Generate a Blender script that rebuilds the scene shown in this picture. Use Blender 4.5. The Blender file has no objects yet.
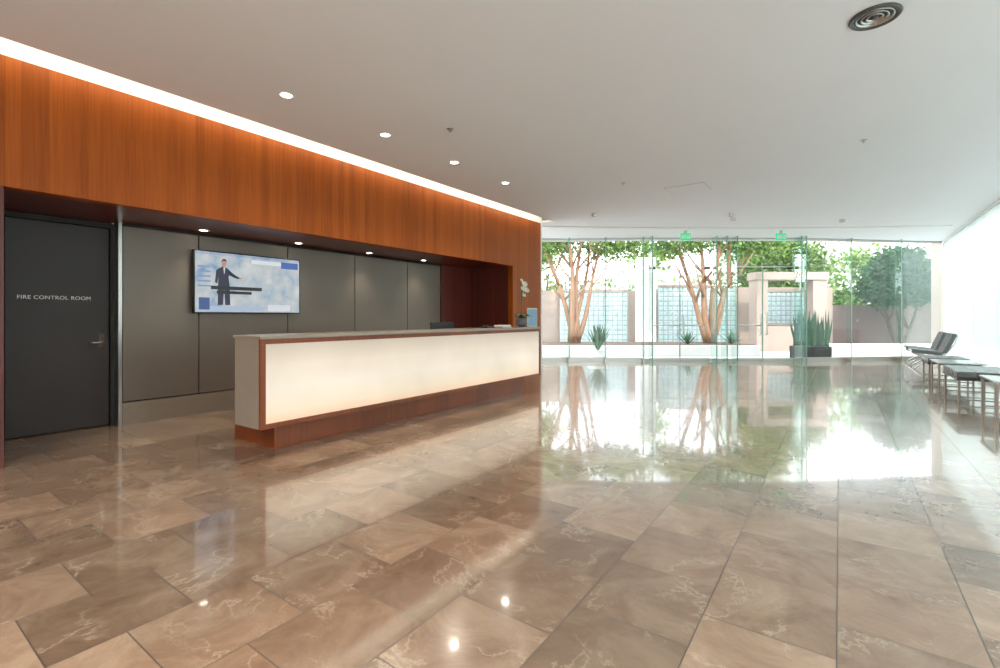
import bpy, math, random
import numpy as np
from mathutils import Vector, Matrix
random.seed(7); rng=np.random.default_rng(7)
TH=math.radians(35.3); S,C=math.sin(TH),math.cos(TH)
# the entrance side of the building is turned 35.3 deg from the desk wall: (l,d) is its own axis frame
def E(l,d): return (l*C-d*S, l*S+d*C)
col=bpy.context.scene.collection
bpy.context.scene.view_settings.view_transform='Standard'
bpy.context.scene.view_settings.exposure=.12
# ---------------------------------------------------------------- materials
def newmat(n):
    m=bpy.data.materials.new(n); m.use_nodes=True
    nt=m.node_tree; return m,nt,nt.nodes["Principled BSDF"]
def pm(n,c,r=.5,metal=0,spec=.5,em=None,es=0,coat=0,noise=0,nscale=8):
    m,nt,b=newmat(n)
    b.inputs["Base Color"].default_value=(*c,1); b.inputs["Roughness"].default_value=r
    b.inputs["Metallic"].default_value=metal; b.inputs["Specular IOR Level"].default_value=spec
    b.inputs["Coat Weight"].default_value=coat
    if em: b.inputs["Emission Color"].default_value=(*em,1); b.inputs["Emission Strength"].default_value=es
    if noise:
        tc=nt.nodes.new("ShaderNodeTexCoord"); nz=nt.nodes.new("ShaderNodeTexNoise"); nz.inputs["Scale"].default_value=nscale; nz.inputs["Detail"].default_value=5
        mx=nt.nodes.new("ShaderNodeMix"); mx.data_type='RGBA'
        mx.inputs[6].default_value=(*[v*(1-noise) for v in c],1); mx.inputs[7].default_value=(*[min(1,v*(1+noise)) for v in c],1)
        nt.links.new(tc.outputs["Object"],nz.inputs["Vector"]); nt.links.new(nz.outputs["Fac"],mx.inputs[0]); nt.links.new(mx.outputs[2],b.inputs["Base Color"])
    return m
def math_n(nt,op,a=None,b=None,la=None,lb=None):
    n=nt.nodes.new("ShaderNodeMath"); n.operation=op
    if a is not None:n.inputs[0].default_value=a
    if b is not None:n.inputs[1].default_value=b
    if la:nt.links.new(la,n.inputs[0])
    if lb:nt.links.new(lb,n.inputs[1])
    return n.outputs[0]
def ramp(nt,fac,stops):
    r=nt.nodes.new("ShaderNodeValToRGB"); e=r.color_ramp.elements
    e[0].position=stops[0][0]; e[0].color=(*stops[0][1],1); e[1].position=stops[-1][0]; e[1].color=(*stops[-1][1],1)
    for p,c in stops[1:-1]:
        k=e.new(p); k.color=(*c,1)
    nt.links.new(fac,r.inputs[0]); return r.outputs[0]
def floor_mat():
    m,nt,b=newmat("polished_marble_tile"); L=nt.links
    g=nt.nodes.new("ShaderNodeNewGeometry"); sp=nt.nodes.new("ShaderNodeSeparateXYZ"); L.new(g.outputs["Position"],sp.inputs[0])
    u=math_n(nt,'ADD',b=19.94,la=sp.outputs[1]); v=math_n(nt,'ADD',b=18.41,la=sp.outputs[0])
    cb=nt.nodes.new("ShaderNodeCombineXYZ"); L.new(u,cb.inputs[0]); L.new(v,cb.inputs[1])
    br=nt.nodes.new("ShaderNodeTexBrick"); L.new(cb.outputs[0],br.inputs["Vector"])
    br.offset=.5; br.inputs["Scale"].default_value=1; br.inputs["Brick Width"].default_value=.48; br.inputs["Row Height"].default_value=.46
    br.inputs["Mortar Size"].default_value=.0026; br.inputs["Mortar Smooth"].default_value=.1; br.inputs["Bias"].default_value=0
    br.inputs["Color1"].default_value=(0,0,0,1); br.inputs["Color2"].default_value=(1,1,1,1); br.inputs["Mortar"].default_value=(.5,.5,.5,1)
    rnd=math_n(nt,'MULTIPLY',b=37.0,la=br.outputs["Color"])
    c2=nt.nodes.new("ShaderNodeCombineXYZ"); L.new(sp.outputs[0],c2.inputs[0]); L.new(sp.outputs[1],c2.inputs[1]); L.new(rnd,c2.inputs[2])
    n1=nt.nodes.new("ShaderNodeTexNoise"); n1.inputs["Scale"].default_value=2.6; n1.inputs["Detail"].default_value=9; n1.inputs["Roughness"].default_value=.68; n1.inputs["Distortion"].default_value=.7; L.new(c2.outputs[0],n1.inputs["Vector"])
    n2=nt.nodes.new("ShaderNodeTexNoise"); n2.inputs["Scale"].default_value=1.9; n2.inputs["Detail"].default_value=8; n2.inputs["Roughness"].default_value=.62; n2.inputs["Distortion"].default_value=.4; L.new(c2.outputs[0],n2.inputs["Vector"])
    n4=nt.nodes.new("ShaderNodeTexNoise"); n4.inputs["Scale"].default_value=3.1; n4.inputs["Detail"].default_value=2; L.new(c2.outputs[0],n4.inputs["Vector"])
    a=math_n(nt,'SUBTRACT',b=.5,la=n2.outputs["Fac"]); a=math_n(nt,'ABSOLUTE',la=a)
    vein=ramp(nt,a,[(0,(1,1,1)),(.006,(.3,.3,.3)),(.022,(0,0,0))])
    vm=ramp(nt,n4.outputs["Fac"],[(.42,(0,0,0)),(.58,(1,1,1))])
    base=ramp(nt,n1.outputs["Fac"],[(.28,(.235,.142,.088)),(.5,(.36,.242,.162)),(.74,(.52,.385,.275))])
    tone=math_n(nt,'MULTIPLY',b=.55,la=br.outputs["Color"]); tone=math_n(nt,'ADD',b=.66,la=tone)
    hs=nt.nodes.new("ShaderNodeHueSaturation"); L.new(base,hs.inputs["Color"]); L.new(tone,hs.inputs["Value"])
    mx=nt.nodes.new("ShaderNodeMix"); mx.data_type='RGBA'; vf=math_n(nt,'MULTIPLY',la=vein,lb=vm); vf=math_n(nt,'MULTIPLY',b=.55,la=vf); L.new(vf,mx.inputs[0]); L.new(hs.outputs[0],mx.inputs[6]); mx.inputs[7].default_value=(.70,.57,.43,1)
    m2=nt.nodes.new("ShaderNodeMix"); m2.data_type='RGBA'; L.new(br.outputs["Fac"],m2.inputs[0]); L.new(mx.outputs[2],m2.inputs[6]); m2.inputs[7].default_value=(.085,.06,.045,1)
    L.new(m2.outputs[2],b.inputs["Base Color"])
    n3=nt.nodes.new("ShaderNodeTexNoise"); n3.inputs["Scale"].default_value=.7; L.new(c2.outputs[0],n3.inputs["Vector"])
    rr=math_n(nt,'MULTIPLY',b=.08,la=n3.outputs["Fac"]); rr=math_n(nt,'ADD',b=.14,la=rr)
    mr=math_n(nt,'MULTIPLY',b=.4,la=br.outputs["Fac"]); rr=math_n(nt,'ADD',la=rr,lb=mr); L.new(rr,b.inputs["Roughness"])
    b.inputs["IOR"].default_value=1.7; b.inputs["Specular IOR Level"].default_value=.75
    b.inputs["Coat Weight"].default_value=.7; b.inputs["Coat Roughness"].default_value=.04; b.inputs["Coat IOR"].default_value=1.55
    return m
def wood_mat(name,dark,mid,light,rough=.35,strip=.09,grain=1.0,spec=.5):
    m,nt,b=newmat(name); L=nt.links
    g=nt.nodes.new("ShaderNodeNewGeometry"); sp=nt.nodes.new("ShaderNodeSeparateXYZ"); L.new(g.outputs["Position"],sp.inputs[0])
    h=math_n(nt,'ADD',la=sp.outputs[0],lb=sp.outputs[1])
    q=math_n(nt,'DIVIDE',b=strip,la=h); q=math_n(nt,'FLOOR',la=q)
    wn=nt.nodes.new("ShaderNodeTexWhiteNoise"); wn.noise_dimensions='1D'; L.new(q,wn.inputs["W"])
    hx=math_n(nt,'MULTIPLY',b=55,la=h); z=math_n(nt,'MULTIPLY',b=1.6,la=sp.outputs[2]); r=math_n(nt,'MULTIPLY',b=9,la=wn.outputs["Value"])
    cb=nt.nodes.new("ShaderNodeCombineXYZ"); L.new(hx,cb.inputs[0]); L.new(z,cb.inputs[1]); L.new(r,cb.inputs[2])
    n=nt.nodes.new("ShaderNodeTexNoise"); n.inputs["Scale"].default_value=1; n.inputs["Detail"].default_value=5; L.new(cb.outputs[0],n.inputs["Vector"])
    f=math_n(nt,'MULTIPLY',b=.75*grain,la=n.outputs["Fac"]); w=math_n(nt,'MULTIPLY',b=.3,la=wn.outputs["Value"]); f=math_n(nt,'ADD',la=f,lb=w)
    cc=ramp(nt,f,[(.2,dark),(.5,mid),(.85,light)]); L.new(cc,b.inputs["Base Color"]); b.inputs["Roughness"].default_value=rough; b.inputs["Specular IOR Level"].default_value=spec
    return m
def glass_mat(name,tint=(.95,.99,.97),refl=.06,rough=0.0,fr=.3):
    m=bpy.data.materials.new(name); m.use_nodes=True; nt=m.node_tree; nt.nodes.clear()
    o=nt.nodes.new("ShaderNodeOutputMaterial"); t=nt.nodes.new("ShaderNodeBsdfTransparent"); t.inputs[0].default_value=(*tint,1)
    g=nt.nodes.new("ShaderNodeBsdfGlossy"); g.inputs["Roughness"].default_value=rough; g.inputs["Color"].default_value=(.9,.95,.95,1)
    f=nt.nodes.new("ShaderNodeLayerWeight"); f.inputs["Blend"].default_value=.25
    x=math_n(nt,'MULTIPLY',b=fr,la=f.outputs["Fresnel"]); x=math_n(nt,'ADD',b=refl*.3,la=x)
    mx=nt.nodes.new("ShaderNodeMixShader"); nt.links.new(x,mx.inputs[0]); nt.links.new(t.outputs[0],mx.inputs[1]); nt.links.new(g.outputs[0],mx.inputs[2]); nt.links.new(mx.outputs[0],o.inputs[0])
    return m
def leaf_mat(name,c1,c2):
    m,nt,b=newmat(name); L=nt.links
    g=nt.nodes.new("ShaderNodeNewGeometry"); r=ramp(nt,g.outputs["Random Per Island"],[(0,c1),(1,c2)])
    L.new(r,b.inputs["Base Color"]); b.inputs["Roughness"].default_value=.5
    t=nt.nodes.new("ShaderNodeBsdfTranslucent"); L.new(r,t.inputs[0]); mx=nt.nodes.new("ShaderNodeMixShader"); mx.inputs[0].default_value=.45
    o=[n for n in nt.nodes if n.type=='OUTPUT_MATERIAL'][0]
    L.new(b.outputs[0],mx.inputs[1]); L.new(t.outputs[0],mx.inputs[2]); L.new(mx.outputs[0],o.inputs[0]); return m
M=dict(
 floor=floor_mat(),
 ceil=pm("ceiling_paint",(.84,.85,.875),.9,noise=.02,nscale=1),
 white=pm("white_paint",(.85,.85,.83),.8,noise=.02),
 wall=pm("warm_wall_paint",(.62,.58,.53),.8,noise=.03),
 wood=wood_mat("orange_veneer",(.25,.052,.004),(.36,.082,.006),(.46,.115,.010),.45,spec=.25),
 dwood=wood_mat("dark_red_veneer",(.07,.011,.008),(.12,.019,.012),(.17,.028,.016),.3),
 kick=wood_mat("desk_cherry_veneer",(.15,.035,.010),(.24,.058,.016),(.32,.080,.024),.3,strip=.3),
 panel=pm("bronze_metal_panel",(.20,.165,.136),.40,metal=.4,noise=.06,nscale=3),
 joint=pm("dark_joint",(.03,.028,.025),.7,noise=.05),
 steel=pm("brushed_steel",(.55,.53,.50),.3,metal=1,noise=.06,nscale=30),
 basest=pm("satin_steel_base",(.34,.29,.24),.4,metal=.6,noise=.06,nscale=12),
 chrome=pm("chrome",(.8,.8,.8),.08,metal=1,noise=.02),
 door=pm("charcoal_door_paint",(.040,.031,.029),.5,noise=.12,nscale=2),
 black=pm("black_plastic",(.012,.012,.013),.35,noise=.1),
 dgrey=pm("diffuser_dark_grey",(.09,.09,.09),.45,noise=.1),
 leather=pm("leather_sheen_grey",(.15,.165,.17),.25,noise=.15,nscale=20),  # reflected light on the dark seat tops put into the colour as grey
 dleather=pm("black_leather_side",(.04,.042,.045),.3,noise=.15,nscale=20),
 stone=pm("desk_stone",(.38,.33,.27),.25,noise=.1,nscale=6),
 lamp=pm("lamp_lens",(1,1,1),.5,em=(1,.92,.8),es=14,noise=.01),
 cove=pm("cove_led",(1,1,1),.5,em=(1,.84,.62),es=16,noise=.01),
 glass=glass_mat("window_glass",(.97,.985,.98)), fin=glass_mat("glass_fin",(.88,.95,.92),.1,fr=.2),
 finedge=pm("glass_fin_edge",(.25,.42,.36),.2,noise=.05),
 tabletop=pm("white_glass_top",(.72,.76,.76),.1,noise=.02),
 exitg=pm("exit_green",(.02,.5,.2),.5,em=(.03,.6,.27),es=.7,noise=.02),
 conc=pm("pale_concrete",(.64,.62,.59),.85,noise=.08,nscale=2),
 tan=pm("tan_stucco",(.36,.28,.235),.85,noise=.06,nscale=3),
 mauve=pm("brown_stucco",(.17,.12,.11),.85,noise=.08,nscale=3),
 block=pm("glass_block",(.50,.62,.62),.15,noise=.06,nscale=6),
 blockm=pm("block_mortar",(.36,.40,.40),.8,noise=.05),
 bark=pm("orange_bark",(.28,.15,.085),.8,noise=.35,nscale=5),
 dbark=pm("dark_bark",(.09,.06,.045),.85,noise=.3,nscale=6),
 leaf=leaf_mat("leaf_bright",(.05,.13,.02),(.25,.36,.09)),
 leafd=leaf_mat("leaf_dark",(.012,.05,.018),(.05,.13,.04)),
 succ=pm("succulent_green",(.08,.16,.09),.5,noise=.3,nscale=12),
 soil=pm("soil",(.10,.07,.05),.95,noise=.3,nscale=20),
 petal=pm("orchid_petal",(.78,.72,.60),.5,noise=.1,nscale=30),
 pot=pm("grey_pot",(.16,.16,.17),.35,noise=.1),
)
def glow_mat():
    m,nt,b=newmat("backlit_resin_panel"); L=nt.links
    g=nt.nodes.new("ShaderNodeNewGeometry"); sp=nt.nodes.new("ShaderNodeSeparateXYZ"); L.new(g.outputs["Position"],sp.inputs[0])
    c=ramp(nt,math_n(nt,'MULTIPLY',b=1.0,la=sp.outputs[2]),[(.28,(1,.64,.38)),(.38,(1,.82,.60)),(.6,(1,.89,.75)),(.80,(.90,.77,.62)),(1.0,(.56,.46,.36))])
    n=nt.nodes.new("ShaderNodeTexNoise"); n.inputs["Scale"].default_value=1.2
    L.new(g.outputs["Position"],n.inputs["Vector"])
    st=math_n(nt,'MULTIPLY',b=.3,la=n.outputs["Fac"]); st=math_n(nt,'ADD',b=.50,la=st)
    L.new(c,b.inputs["Emission Color"]); L.new(st,b.inputs["Emission Strength"])
    b.inputs["Base Color"].default_value=(.33,.29,.24,1); b.inputs["Roughness"].default_value=.25
    return m
M['glow']=glow_mat()
def frost_mat():
    m=bpy.data.materials.new("frosted_glass"); m.use_nodes=True; nt=m.node_tree; nt.nodes.clear()
    o=nt.nodes.new("ShaderNodeOutputMaterial"); t=nt.nodes.new("ShaderNodeBsdfTranslucent"); t.inputs[0].default_value=(.72,.78,.77,1)
    p=nt.nodes.new("ShaderNodeBsdfPrincipled"); p.inputs["Base Color"].default_value=(.5,.55,.55,1); p.inputs["Roughness"].default_value=.15
    tr=nt.nodes.new("ShaderNodeBsdfTransparent"); tr.inputs[0].default_value=(.90,.95,.94,1)
    mx=nt.nodes.new("ShaderNodeMixShader"); mx.inputs[0].default_value=.35; nt.links.new(t.outputs[0],mx.inputs[1]); nt.links.new(p.outputs[0],mx.inputs[2])
    m2=nt.nodes.new("ShaderNodeMixShader"); m2.inputs[0].default_value=.25; nt.links.new(mx.outputs[0],m2.inputs[1]); nt.links.new(tr.outputs[0],m2.inputs[2])
    nt.links.new(m2.outputs[0],o.inputs[0]); return m
M['frost']=frost_mat()
# ---------------------------------------------------------------- builders
def obj(name,me,mat=None,parent=None):
    o=bpy.data.objects.new(name,me); col.objects.link(o)
    if mat and not me.materials: me.materials.append(mat)
    if parent: o.parent=parent
    return o
def empty(name,loc=(0,0,0)):
    o=bpy.data.objects.new(name,None); o.empty_display_size=.1; col.objects.link(o); return o
def mesh(name,v,f,mat,parent=None,smooth=False):
    me=bpy.data.meshes.new(name); me.from_pydata([tuple(map(float,p)) for p in v],[],f)
    me.validate(); me.update()
    if smooth: me.polygons.foreach_set('use_smooth',[True]*len(me.polygons))
    return obj(name,me,mat,parent)
def bev(o,w,seg=2):
    b=o.modifiers.new("bevel",'BEVEL'); b.width=w; b.segments=seg; b.limit_method='ANGLE'; return o
def prism(name,fp,z0,z1,mat,parent=None,b=0):
    a=sum(fp[i][0]*fp[(i+1)%len(fp)][1]-fp[(i+1)%len(fp)][0]*fp[i][1] for i in range(len(fp)))
    if a<0: fp=fp[::-1]
    n=len(fp); v=[(x,y,z0) for x,y in fp]+[(x,y,z1) for x,y in fp]
    f=[tuple(range(n-1,-1,-1)),tuple(range(n,2*n))]+[(i,(i+1)%n,n+(i+1)%n,n+i) for i in range(n)]
    o=mesh(name,v,f,mat,parent)
    if b: bev(o,b)
    return o
def box(name,x0,x1,y0,y1,z0,z1,mat,parent=None,b=0):
    return prism(name,[(x0,y0),(x1,y0),(x1,y1),(x0,y1)],z0,z1,mat,parent,b)
def ebox(name,l0,l1,d0,d1,z0,z1,mat,parent=None,b=0):
    return prism(name,[E(l0,d0),E(l1,d0),E(l1,d1),E(l0,d1)],z0,z1,mat,parent,b)
def segbox(name,p,q,t,z0,z1,mat,parent=None,b=0,off=0):
    p=Vector(p);q=Vector(q);dr=(q-p).normalized();n=Vector((-dr.y,dr.x))
    a=n*(off-t/2);c=n*(off+t/2)
    return prism(name,[tuple(p+a),tuple(q+a),tuple(q+c),tuple(p+c)],z0,z1,mat,parent,b)
def lathe(name,prof,c,mat,parent=None,seg=28):
    v=[];f=[]
    for r,z in prof:
        for i in range(seg):
            a=2*math.pi*i/seg; v.append((c[0]+r*math.cos(a),c[1]+r*math.sin(a),c[2]+z))
    for k in range(len(prof)-1):
        for i in range(seg):
            j=(i+1)%seg; f.append((k*seg+i,k*seg+j,(k+1)*seg+j,(k+1)*seg+i))
    return mesh(name,v,f,mat,parent,True)
def tubegeo(pts,rad,seg=8):
    pts=[Vector(p) for p in pts]; v=[];f=[]
    for i,p in enumerate(pts):
        t=(pts[min(i+1,len(pts)-1)]-pts[max(i-1,0)]).normalized()
        a=t.cross(Vector((0.31,.95,.05))).normalized(); b=t.cross(a)
        for k in range(seg):
            w=2*math.pi*k/seg; v.append(p+(a*math.cos(w)+b*math.sin(w))*rad[i])
    for i in range(len(pts)-1):
        for k in range(seg):
            j=(k+1)%seg; f.append((i*seg+k,i*seg+j,(i+1)*seg+j,(i+1)*seg+k))
    f.append(tuple(range(seg-1,-1,-1))); n=(len(pts)-1)*seg; f.append(tuple(range(n,n+seg)))
    return v,f
def tubes(name,lst,mat,parent=None,seg=8):
    V=[];F=[]
    for pts,rad in lst:
        if not hasattr(rad,'__len__'): rad=[rad]*len(pts)
        v,f=tubegeo(pts,rad,seg); n=len(V); V+=v; F+=[tuple(i+n for i in q) for q in f]
    return mesh(name,V,F,mat,parent,True)
def leaves(name,blobs,n,size,mat,parent=None,hollow=.35):
    w=np.array([b[1][0]*b[1][1]*b[1][2] for b in blobs]); w=w**.8; w/=w.sum()
    V=[];F=[]
    for _ in range(n):
        c,r=blobs[rng.choice(len(blobs),p=w)]
        dv=rng.normal(size=3); dv/=np.linalg.norm(dv); rr=(hollow+(1-hollow)*rng.random())
        p=np.array(c)+dv*np.array(r)*rr*(1+.12*rng.normal())
        if p[2]<.1: p[2]=.1+rng.random()*.5
        a=rng.normal(size=3); a/=np.linalg.norm(a); b=np.cross(a,rng.normal(size=3)); b/=np.linalg.norm(b)
        s=size*(.6+.8*rng.random()); k=len(V)
        V+=[p-a*s, p-b*s*.42, p+a*s, p+b*s*.42]; F.append((k,k+1,k+2,k+3))
    return mesh(name,V,F,mat,parent)
def cam_xyz(l,d,z): x,y=E(l,d); return (x,y,z)

# ---------------------------------------------------------------- shell
H=3.45; XW=-5.65; XR=2.45; YB=-5.0
A=E(-1.2,13.2);B_=E(1.9,13.5);Cc=E(3.95,13.35);D=E(8.3,13.35);Ee=E(9.75,13.55);Fp=(XR,18.9)
fl=prism("floor",[(-8.8,YB),(XR+.15,YB),(XR+.15,Fp[1]+.1),E(9.75,13.65),E(8.3,13.45),E(3.95,13.45),E(1.9,13.6),E(-1.2,13.3)],-.12,0,M['floor'])
ceilfp=[(-5.38,YB),(XR+.15,YB),(XR+.15,Fp[1]+.2),E(9.75,13.75),E(8.3,13.55),E(3.95,13.55),E(1.9,13.7),E(-1.2,13.4),(-8.9,9.7),(-5.38,9.7)]
prism("ceiling",ceilfp,H,H+.05,M['ceil'])
rooffp=[(-8.9,YB-.2),(XR+.3,YB-.2),(XR+.3,Fp[1]+.3),E(9.75,13.9),E(8.3,13.7),E(3.95,13.7),E(-1.2,13.6),(-8.9,10)]
prism("roof_cap",rooffp,3.95,4.1,M['white'])  # unseen roof cap above the ceiling, keeps the sun out
pts=[E(-1.2,13.5),E(1.9,13.75),E(3.95,13.6),E(8.3,13.6),E(9.75,13.8),(XR+.2,Fp[1]+.25)]
fas=empty("trim_2")
for i in range(5): segbox("fascia_%d"%i,pts[i],pts[i+1],.05,H-.04,3.95,M['white'],fas)
# curved dropped band of the ceiling along the entrance glazing
e=empty("trim_3"); cen=[]
for i in range(13):
    l=-.6+i*(11.4/12); cen.append(E(l,11.9-.035*(l-5.5)**2*.35))
for i in range(12):
    segbox("band_%d"%i,cen[i],cen[i+1],.22,H-.035,H-.001,M['white'],e)
box("wall_east_upper",XR+.12,XR+.2,YB,Fp[1]+.3,H,3.95,M['white'])
box("wall_south",-8.9,XR+.3,YB-.15,YB,0,3.95,M['wall'])
ww=empty("wall_west")
RZ=2.335; R0=.87; R1=8.45; WE=9.61
box("veneer_upper",XW-.12,XW,YB,WE,RZ,3.42,M['wood'],ww)
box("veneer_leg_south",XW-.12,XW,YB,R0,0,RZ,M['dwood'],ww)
box("veneer_leg_north",XW-.12,XW,R1,WE,0,RZ,M['wood'],ww)
box("cove_backing",XW-.12,XW-.005,YB,WE,3.42,3.95,M['white'],ww)
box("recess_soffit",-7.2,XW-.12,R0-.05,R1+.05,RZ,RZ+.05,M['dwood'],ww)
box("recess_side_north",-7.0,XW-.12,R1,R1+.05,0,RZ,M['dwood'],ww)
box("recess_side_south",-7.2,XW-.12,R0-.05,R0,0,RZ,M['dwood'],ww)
box("wall_end",-8.8,XW,WE,WE+.06,0,3.95,M['white'],ww)
bw=empty("wall_recess")
box("wood_back",-6.9,-6.75,7.42,R1,0,RZ,M['dwood'],bw)
box("backing",-6.9,-6.79,1.98,7.42,0,RZ,M['joint'],bw)
ys=[2.0,2.81,4.03,5.25,6.47,7.40]
for i in range(5):
    bev(box("metal_panel_%d"%i,-6.79,-6.75,ys[i]+.006,ys[i+1]-.006,.27,2.30,M['panel'],bw),.003)
box("panel_edge",-6.9,-6.74,1.96,1.995,0,RZ,M['steel'],bw)
box("baseboard_west",-6.79,-6.745,2.0,7.40,0.0,.255,M['basest'])
box("wall_recess_door_side",-7.15,-6.97,.8,1.96,0,RZ,M['door'])
dr=empty("door_1")
bev(box("leaf",-6.96,-6.91,1.07,1.92,.01,2.27,M['door'],dr),.003)
box("frame_south",-6.965,-6.88,.99,1.06,0,2.33,M['dwood'],dr); box("frame_north",-6.965,-6.88,1.925,1.958,0,2.33,M['joint'],dr)
box("frame_head",-6.965,-6.88,1.06,1.925,2.275,2.33,M['joint'],dr)
tubes("handle",[([(-6.91,1.85,.96),(-6.86,1.85,.96),(-6.85,1.84,.96),(-6.85,1.72,.96)],.010)],M['chrome'],dr)
box("rose",-6.912,-6.902,1.825,1.875,.90,1.06,M['chrome'],dr)
tc=bpy.data.curves.new("lettering",'FONT'); tc.body="FIRE CONTROL ROOM"; tc.size=.056; tc.extrude=.002; tc.space_character=1.06
tc.materials.append(pm("white_letter",(.95,.95,.93),.5,noise=.01))
t=bpy.data.objects.new("lettering",tc); col.objects.link(t); t.parent=dr; t.location=(-6.906,1.155,1.44); t.rotation_euler=(math.pi/2,0,math.pi/2)
box("cove_light_strip",-5.36,-5.31,YB+.1,9.5,H+.052,H+.09,M['cove'])
# ---------------------------------------------------------------- downlights, with an added fill grid
def spot(loc,p,ang=130,c=(1,.88,.72),name="lamp"):
    l=bpy.data.lights.new(name,'SPOT'); l.energy=p; l.spot_size=math.radians(ang); l.spot_blend=.9; l.color=c; l.shadow_soft_size=.05
    o=bpy.data.objects.new(name,l); col.objects.link(o); o.location=loc; return o
def downlight(x,y,z,p,r=.055,ang=130,c=(1,.88,.72)):
    e=empty("recessed_downlight")
    lathe("trim_ring",[(r,0.002),(r,-.004),(r+.02,-.006),(r+.025,0),(r+.025,.002)],(x,y,z),M['white'],e)
    lathe("lens",[(0.0001,-.001),(r,-.001)],(x,y,z),M['lamp'],e)
    s=spot((x,y,z-.03),p,ang,c); s.parent=e
for y in (2.66,3.93,5.2,6.48): downlight(-4.48,y,H,60)
for x in (-3.5,-1.0,1.3):
    for y in (-3.6,-1.4): downlight(x,y,H,190,ang=165,c=(1,.95,.88))  # unseen fixtures behind the camera, added to brighten the room
for y in (2.76,4.05,5.35,6.65): downlight(-6.5,y,RZ,28,r=.045,ang=90)
# ---------------------------------------------------------------- ceiling fittings
e=empty("air_diffuser"); c=(.21,4.45,H)
lathe("outer_ring",[(.155,0),(.16,-.008),(.150,-.020),(.125,-.012),(.125,0)],c,M['dgrey'],e,40)
for i,r in enumerate((.112,.080,.048)):
    lathe("cone_%d"%i,[(r-.006,-.002),(r-.001,-.016),(r+.006,-.015),(r-.001,-.001)],c,M['steel'],e,40)
lathe("throat",[(.0001,-.001),(.13,-.001)],c,M['black'],e,40); lathe("hub",[(.0001,-.02),(.02,-.018),(.022,-.002)],c,M['dgrey'],e)
for x,y in ((-3.72,4.25),(.24,7.48),(-2.9,7.6)):
    e=empty("sprinkler_head")
    lathe("escutcheon",[(.0001,-.008),(.03,-.007),(.04,-.001)],(x,y,H),M['steel'],e,16); lathe("deflector",[(.0001,-.034),(.018,-.034),(.018,-.03),(.006,-.028),(.006,-.006)],(x,y,H),M['steel'],e,12)
e=empty("ceiling_access_panel")
box("frame",-2.45,-1.8,8.3,8.85,H-.006,H-.001,M['wall'],e); box("slot",-2.44,-1.81,8.31,8.84,H-.008,H-.006,M['ceil'],e)
for l,d in ((4.9,10.2),(5.15,10.6),(7.7,10.8),(2.0,10.2)):
    x,y=E(l,d); e=empty("ceiling_spot_fixture")
    lathe("housing",[(.0001,-.07),(.05,-.07),(.055,-.06),(.055,0)],(x,y,H),M['steel'],e,16); lathe("rim",[(.055,-.004),(.08,-.003),(.08,0)],(x,y,H),M['white'],e,16)
for l in (4.72,7.15):
    e=empty("exit_sign"); ebox("housing",l-.13,l+.13,12.2,12.23,3.2,3.38,M['exitg'],e,.004)
    ebox("stem",l-.03,l+.03,12.2,12.23,3.38,H,M['steel'],e)
    for k,(a,b) in enumerate(((-.10,-.05),(-.03,.0),(.03,.05),(.07,.11))): ebox("letter_%d"%k,l+a,l+b,12.195,12.2,3.24,3.34,M['white'],e)
# ---------------------------------------------------------------- reception desk
dk=empty("reception_desk")
X0,X1,Y0,Y1=-4.66,-4.2,2.25,7.15
box("body",X0,X1-.03,Y0,Y1,.24,1.05,M['stone'],dk,.003)
box("countertop",X0-.02,X1+.01,Y0-.01,Y1+.01,1.05,1.08,M['stone'],dk,.004)
box("frame_bottom",X1-.03,X1,Y0,Y1,.24,.285,M['kick'],dk,.002); box("frame_top",X1-.03,X1,Y0,Y1,1.005,1.05,M['kick'],dk,.002)
box("frame_left",X1-.03,X1,Y0,Y0+.05,.285,1.005,M['kick'],dk,.002); box("frame_right",X1-.03,X1,Y1-.05,Y1,.285,1.005,M['kick'],dk,.002)
box("backlit_panel",X1-.03,X1-.012,Y0+.05,Y1-.05,.285,1.005,M['glow'],dk)
box("plinth",-5.12,-4.36,2.47,6.85,0,.24,M['kick'],dk,.003)
box("inner_cabinet",-5.1,X0,2.5,6.85,.24,.72,M['kick'],dk); box("work_surface",-5.12,X0,2.48,6.9,.72,.75,M['stone'],dk,.003)
e=empty("computer_monitor")
box("screen",-5.0,-4.97,5.25,5.75,.84,1.17,M['black'],e,.008); box("neck",-4.97,-4.95,5.47,5.53,.77,1.0,M['black'],e); box("foot",-5.05,-4.85,5.38,5.62,.751,.77,M['black'],e,.004)
e=empty("desk_telephone"); box("base",-4.62,-4.45,5.95,6.15,1.08,1.10,M['black'],e,.006); box("handset",-4.60,-4.55,5.96,6.14,1.102,1.125,M['black'],e,.008)
e=empty("brochure_tray"); box("tray",-4.6,-4.4,6.3,6.55,1.08,1.095,M['steel'],e,.003); box("papers",-4.59,-4.41,6.31,6.54,1.095,1.12,M['white'],e)
e=empty("potted_orchid"); oc=(-4.40,6.85,1.08)
lathe("pot",[(.0001,0),(.06,0),(.10,.06),(.095,.15),(.085,.15),(.08,.13),(.0001,.13)],oc,M['pot'],e,20)
rnd=random.Random(3)
def stem(dx,dy,h):
    P=[]
    for i in range(9):
        t=i/8; P.append((oc[0]+dx*t*t,oc[1]+dy*t*t,oc[2]+.12+h*math.sin(t*math.pi*.62)/math.sin(math.pi*.62)*1.0))
    return P
s1=stem(.05,-.08,.60); s2=stem(-.04,.14,.56); s3=stem(.06,.05,.5); st=[(s1,.008),(s2,.008),(s3,.008)]
tubes("stems",st,M['succ'],e,6)
V=[];F=[]
def flower(p,s):
    for k in range(5):
        a=2*math.pi*k/5+rnd.random(); u=Vector((.35*math.cos(a+1),math.cos(a),math.sin(a))); w=Vector((.2,-math.sin(a),math.cos(a)))
        n=len(V); P=Vector(p); V.extend([P,P+u*s*.6+w*s*.45,P+u*s,P+u*s*.6-w*s*.45]); F.append((n,n+1,n+2,n+3))
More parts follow.
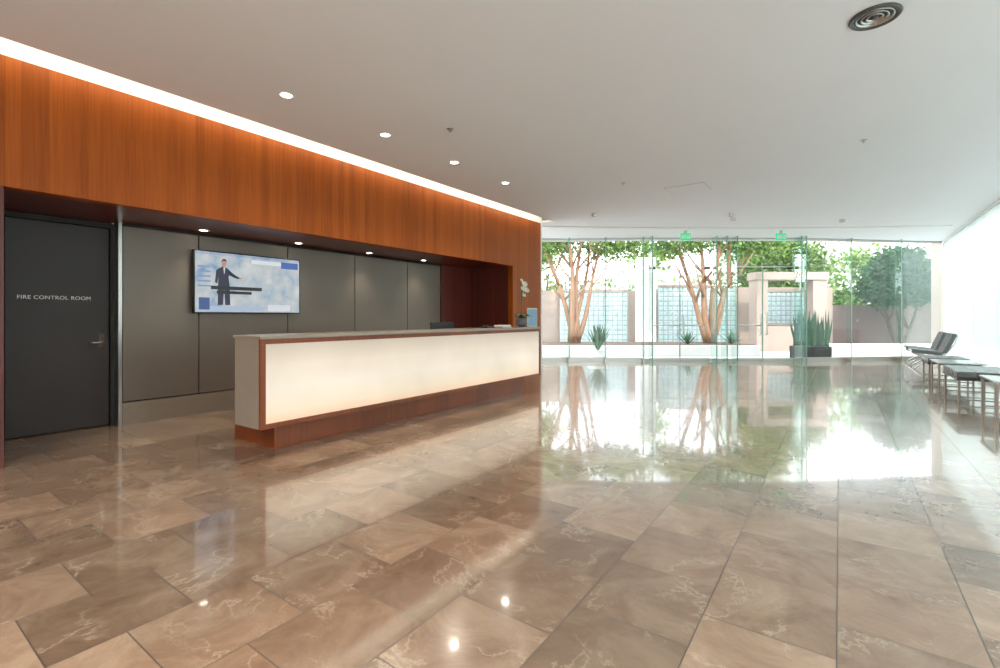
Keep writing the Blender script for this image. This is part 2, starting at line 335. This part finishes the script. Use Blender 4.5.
for s in (s1,s2,s3):
    for p in s[4:]:
        flower((p[0]+.03,p[1]+rnd.uniform(-.04,.04),p[2]+rnd.uniform(-.03,.03)),.045)
mesh("flowers",V,F,M['petal'],e)
V=[];F=[]
for k in range(9):
    a=2*math.pi*k/9; u=Vector((math.cos(a),math.sin(a),0)); w=Vector((-math.sin(a),math.cos(a),0)); P=Vector(oc)+Vector((0,0,.13)); n=len(V)
    V.extend([P-w*.015,P+w*.015,P+u*.10+w*.035+Vector((0,0,.09)),P+u*.10-w*.035+Vector((0,0,.09)),P+u*.20+Vector((0,0,.04))]); F+=[(n,n+1,n+2,n+3),(n+3,n+2,n+4)]
mesh("leaves",V,F,M['succ'],e)
e=empty("elevator_lobby_directory"); box("frame",XW,XW+.02,9.0,9.42,1.02,1.45,M['steel'],e,.004); box("face",XW+.02,XW+.024,9.03,9.39,1.05,1.42,pm("blue_notice",(.25,.42,.6),.4,noise=.2),e)
# ---------------------------------------------------------------- television
tv=empty("wall_television"); ty0,ty1,tz0,tz1=2.71,4.17,1.30,2.11
box("bracket",-6.75,-6.70,3.2,3.7,1.5,1.9,M['black'],tv); box("case",-6.70,-6.655,ty0,ty1,tz0,tz1,M['black'],tv,.005)
def scr():
    m,nt,b=newmat("screen_weather_map"); L=nt.links
    g=nt.nodes.new("ShaderNodeNewGeometry"); n=nt.nodes.new("ShaderNodeTexNoise"); n.inputs["Scale"].default_value=4.5; n.inputs["Detail"].default_value=6; L.new(g.outputs["Position"],n.inputs["Vector"])
    c=ramp(nt,n.outputs["Fac"],[(.3,(.16,.32,.52)),(.43,(.42,.50,.58)),(.52,(.52,.56,.58)),(.7,(.66,.69,.70))]); L.new(c,b.inputs["Emission Color"]); b.inputs["Emission Strength"].default_value=.8; b.inputs["Base Color"].default_value=(.02,.02,.02,1); b.inputs["Roughness"].default_value=.2
    return m
def sc(u0,u1,v0,v1,mat,n,k=1):
    w,h=ty1-ty0-.03,tz1-tz0-.03; x=-6.654+.0006*k
    y0=ty0+.015+u0*w;y1=ty0+.015+u1*w;z0=tz0+.015+v0*h;z1=tz0+.015+v1*h
    return mesh(n,[(x,y0,z0),(x,y1,z0),(x,y1,z1),(x,y0,z1)],[(0,1,2,3)],mat,tv)
def emi(n,c,s=.75): return pm(n,(.02,.02,.02),.3,em=c,es=s,noise=.01)
sc(0,1,0,1,scr(),"screen")
sc(0,1,.955,1,emi("scr_top",(.1,.25,.6)),"top_bar",1)
sc(.80,.985,.82,.94,emi("scr_blue",(.03,.12,.45)),"channel_label",2); sc(.50,.80,.86,.93,emi("scr_white",(.8,.82,.85)),"headline",2)
sc(.13,.60,.38,.44,emi("scr_black",(.01,.01,.012)),"caption_line_1",5); sc(.18,.50,.31,.36,emi("scr_black2",(.01,.01,.012)),"caption_line_2",5)
sc(.02,.62,.02,.10,emi("scr_bar",(.45,.55,.72)),"ticker",2); sc(.66,.90,.02,.14,emi("scr_logo",(.75,.78,.82)),"logo_card",2)
sc(.03,.12,.04,.24,emi("scr_navy",(.05,.1,.3)),"side_card",3)
for i in range(5): sc(.02,.13,.42+.08*i,.425+.08*i+.02,emi("scr_line_%d"%i,(.2,.3,.5)),"list_row_%d"%i,2)
def poly(pts,mat,n,k):
    w,h=ty1-ty0-.03,tz1-tz0-.03; x=-6.654+.0006*k
    return mesh(n,[(x,ty0+.015+u*w,tz0+.015+v*h) for u,v in pts],[tuple(range(len(pts)))],mat,tv)
suit=emi("scr_suit",(.02,.02,.05)); skin=emi("scr_skin",(.55,.3,.2))
poly([(.19,.12),(.235,.12),(.245,.40),(.255,.12),(.30,.12),(.295,.45),(.285,.60),(.30,.70),(.275,.745),(.25,.765),(.225,.765),(.20,.74),(.175,.70),(.165,.50),(.185,.48),(.195,.60),(.19,.40)],suit,"presenter_suit",3)
poly([(.285,.73),(.30,.70),(.35,.63),(.385,.60),(.38,.575),(.345,.585),(.29,.63)],suit,"presenter_arm",3)
poly([(.385,.60),(.405,.60),(.41,.59),(.40,.575),(.38,.575)],skin,"presenter_hand",4)
poly([(.225,.765),(.222,.83),(.228,.87),(.245,.885),(.262,.87),(.267,.83),(.258,.79),(.25,.765)],skin,"presenter_head",4)
poly([(.220,.84),(.224,.88),(.245,.905),(.266,.885),(.268,.85),(.258,.868),(.232,.868)],suit,"presenter_hair",5)
poly([(.238,.76),(.255,.76),(.249,.66),(.245,.64)],emi("scr_shirt",(.7,.75,.8)),"presenter_shirt",4)
# ---------------------------------------------------------------- entrance glazing
def lerp(p,q,t): return (p[0]+(q[0]-p[0])*t,p[1]+(q[1]-p[1])*t)
def run(parent,p,q,n,fins=True,z0=.12,k0=0):
    for i in range(n):
        a=lerp(p,q,i/n); b=lerp(p,q,(i+1)/n)
        segbox("glass_%d"%(k0+i),a,b,.012,z0,H-.04,M['glass'],parent)
        ed=Vector(q)-Vector(p); ed.normalize(); nn=Vector((-ed.y,ed.x))
        f0=Vector(b)
        if fins:
            prism("fin_%d"%(k0+i),[tuple(f0+nn*-.20-ed*.01),tuple(f0+nn*-.20+ed*.01),tuple(f0-nn*.02+ed*.01),tuple(f0-nn*.02-ed*.01)],.0,H-.001,M['fin'],parent)
            prism("fin_edge_%d"%(k0+i),[tuple(f0+nn*-.208-ed*.012),tuple(f0+nn*-.208+ed*.012),tuple(f0-nn*.20+ed*.012),tuple(f0-nn*.20-ed*.012)],.0,H-.001,M['finedge'],parent)
            segbox("fin_shoe_%d"%(k0+i),tuple(f0-nn*.22),tuple(f0-nn*.02),.05,0,.10,M['steel'],parent)
    segbox("sill_%d"%k0,p,q,.10,0,z0,M['steel'],parent); segbox("head_%d"%k0,p,q,.07,H-.05,H-.001,M['steel'],parent)
w1=empty("window_1"); run(w1,A,B_,3,k0=0); run(w1,B_,Cc,2,k0=10)
w2=empty("window_2"); run(w2,D,Ee,1,k0=0); run(w2,Ee,Fp,2,k0=10)
w3=empty("window_3")
DH=2.62; dd=13.35
for i,(l0,l1) in enumerate(((3.95,4.15),(5.85,6.45),(8.15,8.3))):
    ebox("sidelight_%d"%i,l0,l1,dd-.006,dd+.006,.10,H-.04,M['glass'],w3); ebox("sidelight_sill_%d"%i,l0,l1,dd-.04,dd+.04,0,.10,M['steel'],w3)
for i,(l0,l1) in enumerate(((4.15,5.85),(6.45,8.15))):
    ebox("transom_%d"%i,l0,l1,dd-.006,dd+.006,DH+.04,H-.04,M['glass'],w3); ebox("transom_bar_%d"%i,l0,l1,dd-.012,dd+.012,DH+.012,DH+.04,M['steel'],w3)
ebox("head",3.95,8.3,dd-.03,dd+.03,H-.04,H-.001,M['steel'],w3)
for i,l in enumerate((4.13,5.87,6.15,6.43,8.17,8.3)):
    ebox("fin_%d"%i,l-.01,l+.01,dd-.35,dd-.02,0,H-.001,M['fin'],w3)
    ebox("edge_%d"%i,l-.014,l+.014,dd-.36,dd-.35,0,H-.001,M['finedge'],w3)
ebox("threshold",4.15,8.15,dd-.06,dd+.06,0,.012,M['steel'],w3)
def doorpair(name,l0,l1):
    for j,(a,b,s) in enumerate(((l0+.01,(l0+l1)/2-.005,1),((l0+l1)/2+.005,l1-.01,-1))):
        e=empty(name)
        ebox("glass",a,b,dd-.007,dd+.007,.10,DH-.02,M['glass'],e)
        ebox("bottom_rail",a,b,dd-.02,dd+.02,.015,.11,M['steel'],e,.003)
        st=a if s==-1 else b
        ebox("meeting_edge",st-.008,st+.008,dd-.012,dd+.012,.10,DH,M['finedge'],e)
        ebox("hinge_patch",(a if s==1 else b-.16),(a+.16 if s==1 else b),dd-.02,dd+.02,DH-.04,DH+.01,M['black'],e,.003)
        hl=b-.08 if s==1 else a+.08
        fr=a+.12 if s==1 else b-.12
        P=lambda l,d,z: cam_xyz(l,d,z)
        tubes("pull",[([P(hl,dd-.02,.75),P(hl,dd-.075,.77),P(hl,dd-.08,.85),P(hl,dd-.08,1.25),P(hl,dd-.075,1.33),P(hl,dd-.02,1.35)],.018)],M['steel'],e)
        tubes("push_bar",[([P(hl,dd-.08,1.02),P(fr,dd-.08,1.02),P(fr,dd-.02,1.02)],.018)],M['steel'],e)
doorpair("door_2",4.15,5.85); doorpair("door_3",6.45,8.15)
w4=empty("window_4")
n=12
for i in range(n):
    y0=YB+(Fp[1]-YB)*i/n; y1=YB+(Fp[1]-YB)*(i+1)/n
    box("frosted_pane_%d"%i,XR,XR+.014,y0+.003,y1-.003,.14,H-.05,M['frost'],w4)
box("sill",XR-.04,XR+.08,YB,Fp[1],0,.14,M['steel'],w4); box("head",XR-.03,XR+.05,YB,Fp[1],H-.05,H-.001,M['white'],w4)
# ---------------------------------------------------------------- seating
def legs4(e,x,y,w,lgt,z):
    for sx in (-1,1):
        for sy in (-1,1):
            cx=x+sx*(w/2-.03); cy=y+sy*(lgt/2-.05)
            box("leg_%d_%d"%(sx,sy),cx-.012,cx+.012,cy-.03,cy+.03,0,z-.02,M['basest'],e)
    for sy in (-1,1): box("stretcher_%d"%sy,x-w/2+.03,x+w/2-.03,y+sy*(lgt/2-.05)-.008,y+sy*(lgt/2-.05)+.008,.04,.055,M['basest'],e)
def bench(x,y,w,lgt):
    e=empty("leather_bench"); z=.36
    box("seat_frame",x-w/2,x+w/2,y-lgt/2,y+lgt/2,z-.03,z,M['dleather'],e,.004)
    nx=3; ny=max(3,int(lgt/.18))
    for i in range(nx):
        for j in range(ny):
            o=box("tuft_%d_%d"%(i,j),x-w/2+w*i/nx,x-w/2+w*(i+1)/nx,y-lgt/2+lgt*j/ny,y-lgt/2+lgt*(j+1)/ny,z,z+.10,M['leather'],e); bev(o,.022,3)
    legs4(e,x,y,w,lgt,z)
def table(x,y,w,lgt):
    e=empty("side_table"); z=.46
    box("top",x-w/2,x+w/2,y-lgt/2,y+lgt/2,z-.02,z,M['tabletop'],e,.004)
    box("apron",x-w/2+.02,x+w/2-.02,y-lgt/2+.02,y+lgt/2-.02,z-.045,z-.02,M['chrome'],e,.003)
    legs4(e,x,y,w,lgt,z-.025)
bench(1.70,12.9,.6,.9); table(1.70,11.7,.62,.9); bench(1.72,10.15,.66,1.2); table(1.86,8.75,.62,.8)
def lounge(x,y,rot):
    e=empty("lounge_chair")
    def T(p):
        c,s=math.cos(rot),math.sin(rot); return (x+p[0]*c-p[1]*s,y+p[0]*s+p[1]*c,p[2])
    L=[]
    for sx in (-.34,.34):
        L.append(([T((sx,-.36,.0)),T((sx,-.28,.10)),T((sx,-.05,.24)),T((sx,.22,.40)),T((sx,.36,.62)),T((sx,.42,.84))],.014))
        L.append(([T((sx,.36,.0)),T((sx,.22,.14)),T((sx,0,.26)),T((sx,-.2,.33)),T((sx,-.38,.37))],.014))
    L.append(([T((-.34,.40,.80)),T((.34,.40,.80))],.012)); L.append(([T((-.34,-.35,.365)),T((.34,-.35,.365))],.012)); L.append(([T((-.34,.2,.385)),T((.34,.2,.385))],.012))
    tubes("chrome_frame",L,M['chrome'],e,10)
    V=[T(p) for p in ((-.36,-.40,.40),(.36,-.40,.40),(.36,.16,.34),(-.36,.16,.34),(-.36,-.40,.50),(.36,-.40,.50),(.36,.16,.44),(-.36,.16,.44))]
    F=[(3,2,1,0),(4,5,6,7),(0,1,5,4),(1,2,6,5),(2,3,7,6),(3,0,4,7)]
    bev(mesh("seat_cushion",V,F,M['leather'],e),.03,3)
    V=[T(p) for p in ((-.36,.14,.42),(.36,.14,.42),(.36,.24,.40),(-.36,.24,.40),(-.36,.32,.88),(.36,.32,.88),(.36,.41,.85),(-.36,.41,.85))]
    bev(mesh("back_cushion",V,F,M['leather'],e),.03,3)
lounge(1.8,16.6,-math.pi*.5); lounge(1.8,15.4,-math.pi*.5)
# ---------------------------------------------------------------- exterior
prism("ground",[E(-14,13.0),E(-14,45),E(45,45),E(45,-14),(XR+.25,YB-2),(XR+.25,Fp[1]+.3),E(9.75,13.8),E(3.9,13.7),(-8.9,10.3),(-12,10.3)],-.22,-.1,M['conc'])
ebox("planter_bed",-6,8.9,16.4,18.6,-.1,.28,M['conc'],None,.02); ebox("planter_soil",-5.9,8.8,16.5,18.5,.28,.30,M['soil'])
cw=empty("courtyard_wall"); D0=20.2
def cwall(l0,l1,z1,m,n,d=D0): ebox(n,l0,l1,d,d+.25,-.1,z1,m,cw)
cwall(-8,4.2,2.35,M['tan'],"panel_a"); cwall(5.4,8.4,2.35,M['tan'],"panel_b"); cwall(9.9,14.0,2.5,M['tan'],"panel_c")
cwall(14.0,28,1.75,M['mauve'],"panel_d")
def blocks(l0,l1,d,z0,z1,n):
    e=empty("glass_block_panel"); V=[];F=[]; s=.2; g=.016
    nl=int(round((l1-l0)/s)); nz=int(round((z1-z0)/s))
    for i in range(nl):
        for j in range(nz):
            a0=l0+i*s+g;a1=l0+(i+1)*s-g;b0=z0+j*s+g;b1=z0+(j+1)*s-g; k=len(V); q=.025
            V+=[cam_xyz(a0,d,b0),cam_xyz(a1,d,b0),cam_xyz(a1,d,b1),cam_xyz(a0,d,b1),cam_xyz(a0+q,d-.03,b0+q),cam_xyz(a1-q,d-.03,b0+q),cam_xyz(a1-q,d-.03,b1-q),cam_xyz(a0+q,d-.03,b1-q)]
            F+=[(4+k,5+k,6+k,7+k),(k,k+1,k+5,k+4),(k+1,k+2,k+6,k+5),(k+2,k+3,k+7,k+6),(k+3,k,k+4,k+7)]
    mesh("blocks",V,F,M['block'],e); ebox("mortar_core",l0,l1,d,d+.08,z0,z1,M['blockm'],e)
    ebox("cap",l0-.05,l1+.05,d-.06,d+.14,z1,z1+.1,M['tan'],e); ebox("base",l0-.05,l1+.05,d-.06,d+.14,-.1,z0,M['tan'],e)
blocks(2.5,5.3,D0-.2,.1,2.3,0); blocks(6.6,9.8,D0-.2,.1,2.5,1); blocks(10.9,12.9,D0-.2,.1,2.3,2)
ebox("courtyard_column",5.5,6.15,18.9,19.5,-.1,3.6,M['white'],None,.01)
pt=empty("courtyard_portico")
ebox("jamb_left",10.0,10.45,18.7,19.3,-.1,2.7,M['tan'],pt,.01); ebox("jamb_right",12.2,12.75,18.7,19.3,-.1,2.7,M['tan'],pt,.01); ebox("lintel",9.95,12.8,18.65,19.35,2.7,3.0,M['tan'],pt,.01)
ebox("gate_stile",10.45,10.55,18.95,19.0,-.1,2.7,M['mauve'],pt); ebox("gate_rail",10.55,12.2,18.95,19.0,.9,1.0,M['mauve'],pt); ebox("gate_panel",10.55,12.2,18.96,18.99,-.1,.9,M['tan'],pt)
ebox("building_pier",15.35,15.85,16.7,17.1,-.1,4.4,M['tan'],None,.02)
ebox("distant_building",13,34,32,40,-.1,7,M['white'])
ebox("seat_wall",11.2,15.2,16.7,17.1,-.1,.3,M['white'],None,.02)
def tree(name,l,d,z0,trunks,blobs,nl,mat,bark,ls=.09,seed=1):
    r=random.Random(seed); e=empty(name); L=[]
    for (dl,ddp,h,r0) in trunks:
        P=[];R=[]; n=8
        for i in range(n):
            t=i/(n-1); wob=.05*h*math.sin(t*5+dl*7)
            P.append(cam_xyz(l+dl*t**.85+wob*.5,d+ddp*t+wob*.4,z0+h*t)); R.append(r0*(1-.62*t)*(1.35 if i==0 else 1))
        L.append((P,R))
        for k in range(4):
            i=r.randint(3,6); b=Vector(P[i]); a=r.uniform(0,6.28); q=h*r.uniform(.25,.4)
            L.append(([b,b+Vector((math.cos(a)*q*.4,math.sin(a)*q*.4,q*.45)),b+Vector((math.cos(a)*q*.75,math.sin(a)*q*.75,q))],[R[i]*.6,R[i]*.4,R[i]*.15]))
    tubes("trunk",L,bark,e,8)
    leaves("foliage",[(cam_xyz(l+b[0],d+b[1],b[2]),(b[3],b[3],b[4])) for b in blobs],nl,ls,mat,e)
tree("melaleuca_tree",2.7,17.4,.301,[(-.9,.2,3.6,.11),(-.25,-.2,3.8,.13),(.25,.2,3.7,.12),(1.0,0,3.5,.10),(.6,.4,3.9,.09)],
     [(-1.4,0,3.8,.9,.6),(-.3,.2,4.3,1.1,.8),(1.2,0,3.9,1.0,.7),(2.0,.2,4.1,.9,.7),(-2.2,.4,4.1,.8,.6)],5500,M['leaf'],M['bark'],seed=2)
tree("melaleuca_tree",7.6,17.4,.301,[(-1.1,.1,3.4,.12),(-.35,.1,3.8,.13),(.3,-.1,3.7,.15),(1.1,.2,3.4,.12),(.75,-.2,3.9,.09)],
     [(-1.3,0,4.0,1.0,.7),(-.2,.2,4.4,1.1,.8),(1.2,0,4.0,1.0,.7),(2.2,.2,4.1,.9,.7)],5500,M['leaf'],M['bark'],seed=5)
tree("olive_tree",15.9,19.1,-.1,[(-.7,0,2.0,.10),(.2,.1,2.2,.12),(.8,0,2.0,.09)],
     [(-.7,0,2.4,.95,.8),(.6,0,2.5,.95,.8),(0,0,3.4,.95,.7),(0.1,-.3,2.2,1.1,.55),(-.1,0,2.9,1.2,.9)],18000,M['leafd'],M['dbark'],ls=.095,seed=8)
tree("jacaranda_tree",12.6,21.8,-.1,[(-.5,0,3.2,.12),(.5,.1,3.6,.12)],
     [(-1.5,0,3.4,1.2,1.0),(0,0,4.2,1.5,1.1),(1.4,0,3.6,1.2,1.0),(.3,-.4,2.8,1.1,.8)],9000,M['leaf'],M['dbark'],ls=.11,seed=9)
def hedge(P,n):
    e=empty("hedge_row"); bl=[];st=[]
    for i,(x,y) in enumerate(P):
        bl.append(((x+rng.normal()*.3,y+rng.normal()*.3,1.4+rng.random()*.7),(1.6,1.6,1.5+rng.random()*.9)))
        if i%3==0: bl.append(((x,y,3.9+rng.random()),(1.4,1.4,1.1)))
        st.append(([(x,y,-.1),(x,y,1.5),(x+.2,y+.1,3.6 if i%3==0 else 2.6)],[.12,.1,.05]))
    leaves("foliage",bl,n,.17,M['leaf'],e,hollow=.2); tubes("stems",st,M['dbark'],e)
hedge([E(-9+i*1.9,26) for i in range(20)],24000)
hedge([(6.2,6+i*2.2) for i in range(10)],9000)
def agave(name,l,d,z,n,h,sp,w=.045,pot=None,mat=None):
    e=empty(name); V=[];F=[]; r=random.Random(int(l*10)); c=Vector(cam_xyz(l,d,z))
    if pot:
        lathe("pot",[(.0001,0),(pot*.75,0),(pot,pot*1.25),(pot*.92,pot*1.25),(pot*.88,pot*1.15),(.0001,pot*1.15)],tuple(c),M['white'],e,24); c+=Vector((0,0,pot*1.15))
    for i in range(n):
        a=2*math.pi*i*.381966+r.random()*.3; t=(i+1)/n; el=math.radians(88-60*t*sp)
        u=Vector((math.cos(a)*math.cos(el),math.sin(a)*math.cos(el),math.sin(el))); s=Vector((-math.sin(a),math.cos(a),0)); up=s.cross(u)*-1
        hh=h*r.uniform(.75,1); k=len(V)
        V.extend([c-s*w*.6,c+s*w*.6,c+u*hh*.45+s*w,c+u*hh*.45-s*w,c+u*hh,c+u*hh*.45-up*w*.5]); F+=[(k,k+1,k+2,k+5),(k,k+5,k+3),(k+5,k+2,k+4),(k+5,k+4,k+3)]
    mesh("leaves",V,F,mat or M['succ'],e)
agave("potted_agave",2.93,14.35,-.1,26,.95,.6,.05,pot=.3)
agave("agave_plant",8.2,17.0,.3,22,.6,1.0); agave("agave_plant",6.6,16.9,.3,22,.55,1.0); agave("agave_plant",.6,17,.3,22,.6,1.0)
e=empty("snake_plant_planter"); ebox("box",9.1,10.1,14.6,15.1,-.1,.35,M['black'],e,.01)
V=[];F=[]
for i in range(70):
    l=9.15+random.random()*.9; d=14.65+random.random()*.4; h=.6+random.random()*.6; a=random.uniform(-.15,.15); b=random.uniform(-.15,.15); k=len(V); w=.035
    V+=[cam_xyz(l-w,d,.35),cam_xyz(l+w,d,.35),cam_xyz(l+w+a*.6,d+b*.6,.35+h*.6),cam_xyz(l-w+a*.6,d+b*.6,.35+h*.6),cam_xyz(l+a,d+b,.35+h)]; F+=[(k,k+1,k+2,k+3),(k+3,k+2,k+4)]
mesh("leaves",V,F,M['succ'],e)
# ---------------------------------------------------------------- light
w=bpy.data.worlds.new("sky"); bpy.context.scene.world=w; w.use_nodes=True; nt=w.node_tree; bg=nt.nodes["Background"]
tcn=nt.nodes.new("ShaderNodeTexCoord"); sx=nt.nodes.new("ShaderNodeSeparateXYZ"); nt.links.new(tcn.outputs["Generated"],sx.inputs[0])
cr=ramp(nt,sx.outputs[2],[(0,(.98,.98,1.0)),(.5,(.84,.90,1.0))]); nt.links.new(cr,bg.inputs[0]); bg.inputs[1].default_value=5.6
s=bpy.data.lights.new("sun",'SUN'); s.energy=4.0; s.angle=math.radians(1); s.color=(1,.95,.86); so=bpy.data.objects.new("sun",s); col.objects.link(so)
dv=Vector((-S*.8-.25,C*.8-.2,-1.05)).normalized(); so.rotation_euler=dv.to_track_quat('-Z','Y').to_euler()
# ---------------------------------------------------------------- camera
cd=bpy.data.cameras.new("camera"); co=bpy.data.objects.new("camera",cd); col.objects.link(co)
co.location=(0,0,1.25); co.rotation_euler=(math.pi/2,0,TH); cd.lens=17.28; cd.sensor_width=36; cd.shift_y=-.017; cd.clip_start=.05; cd.clip_end=300
bpy.context.scene.camera=co
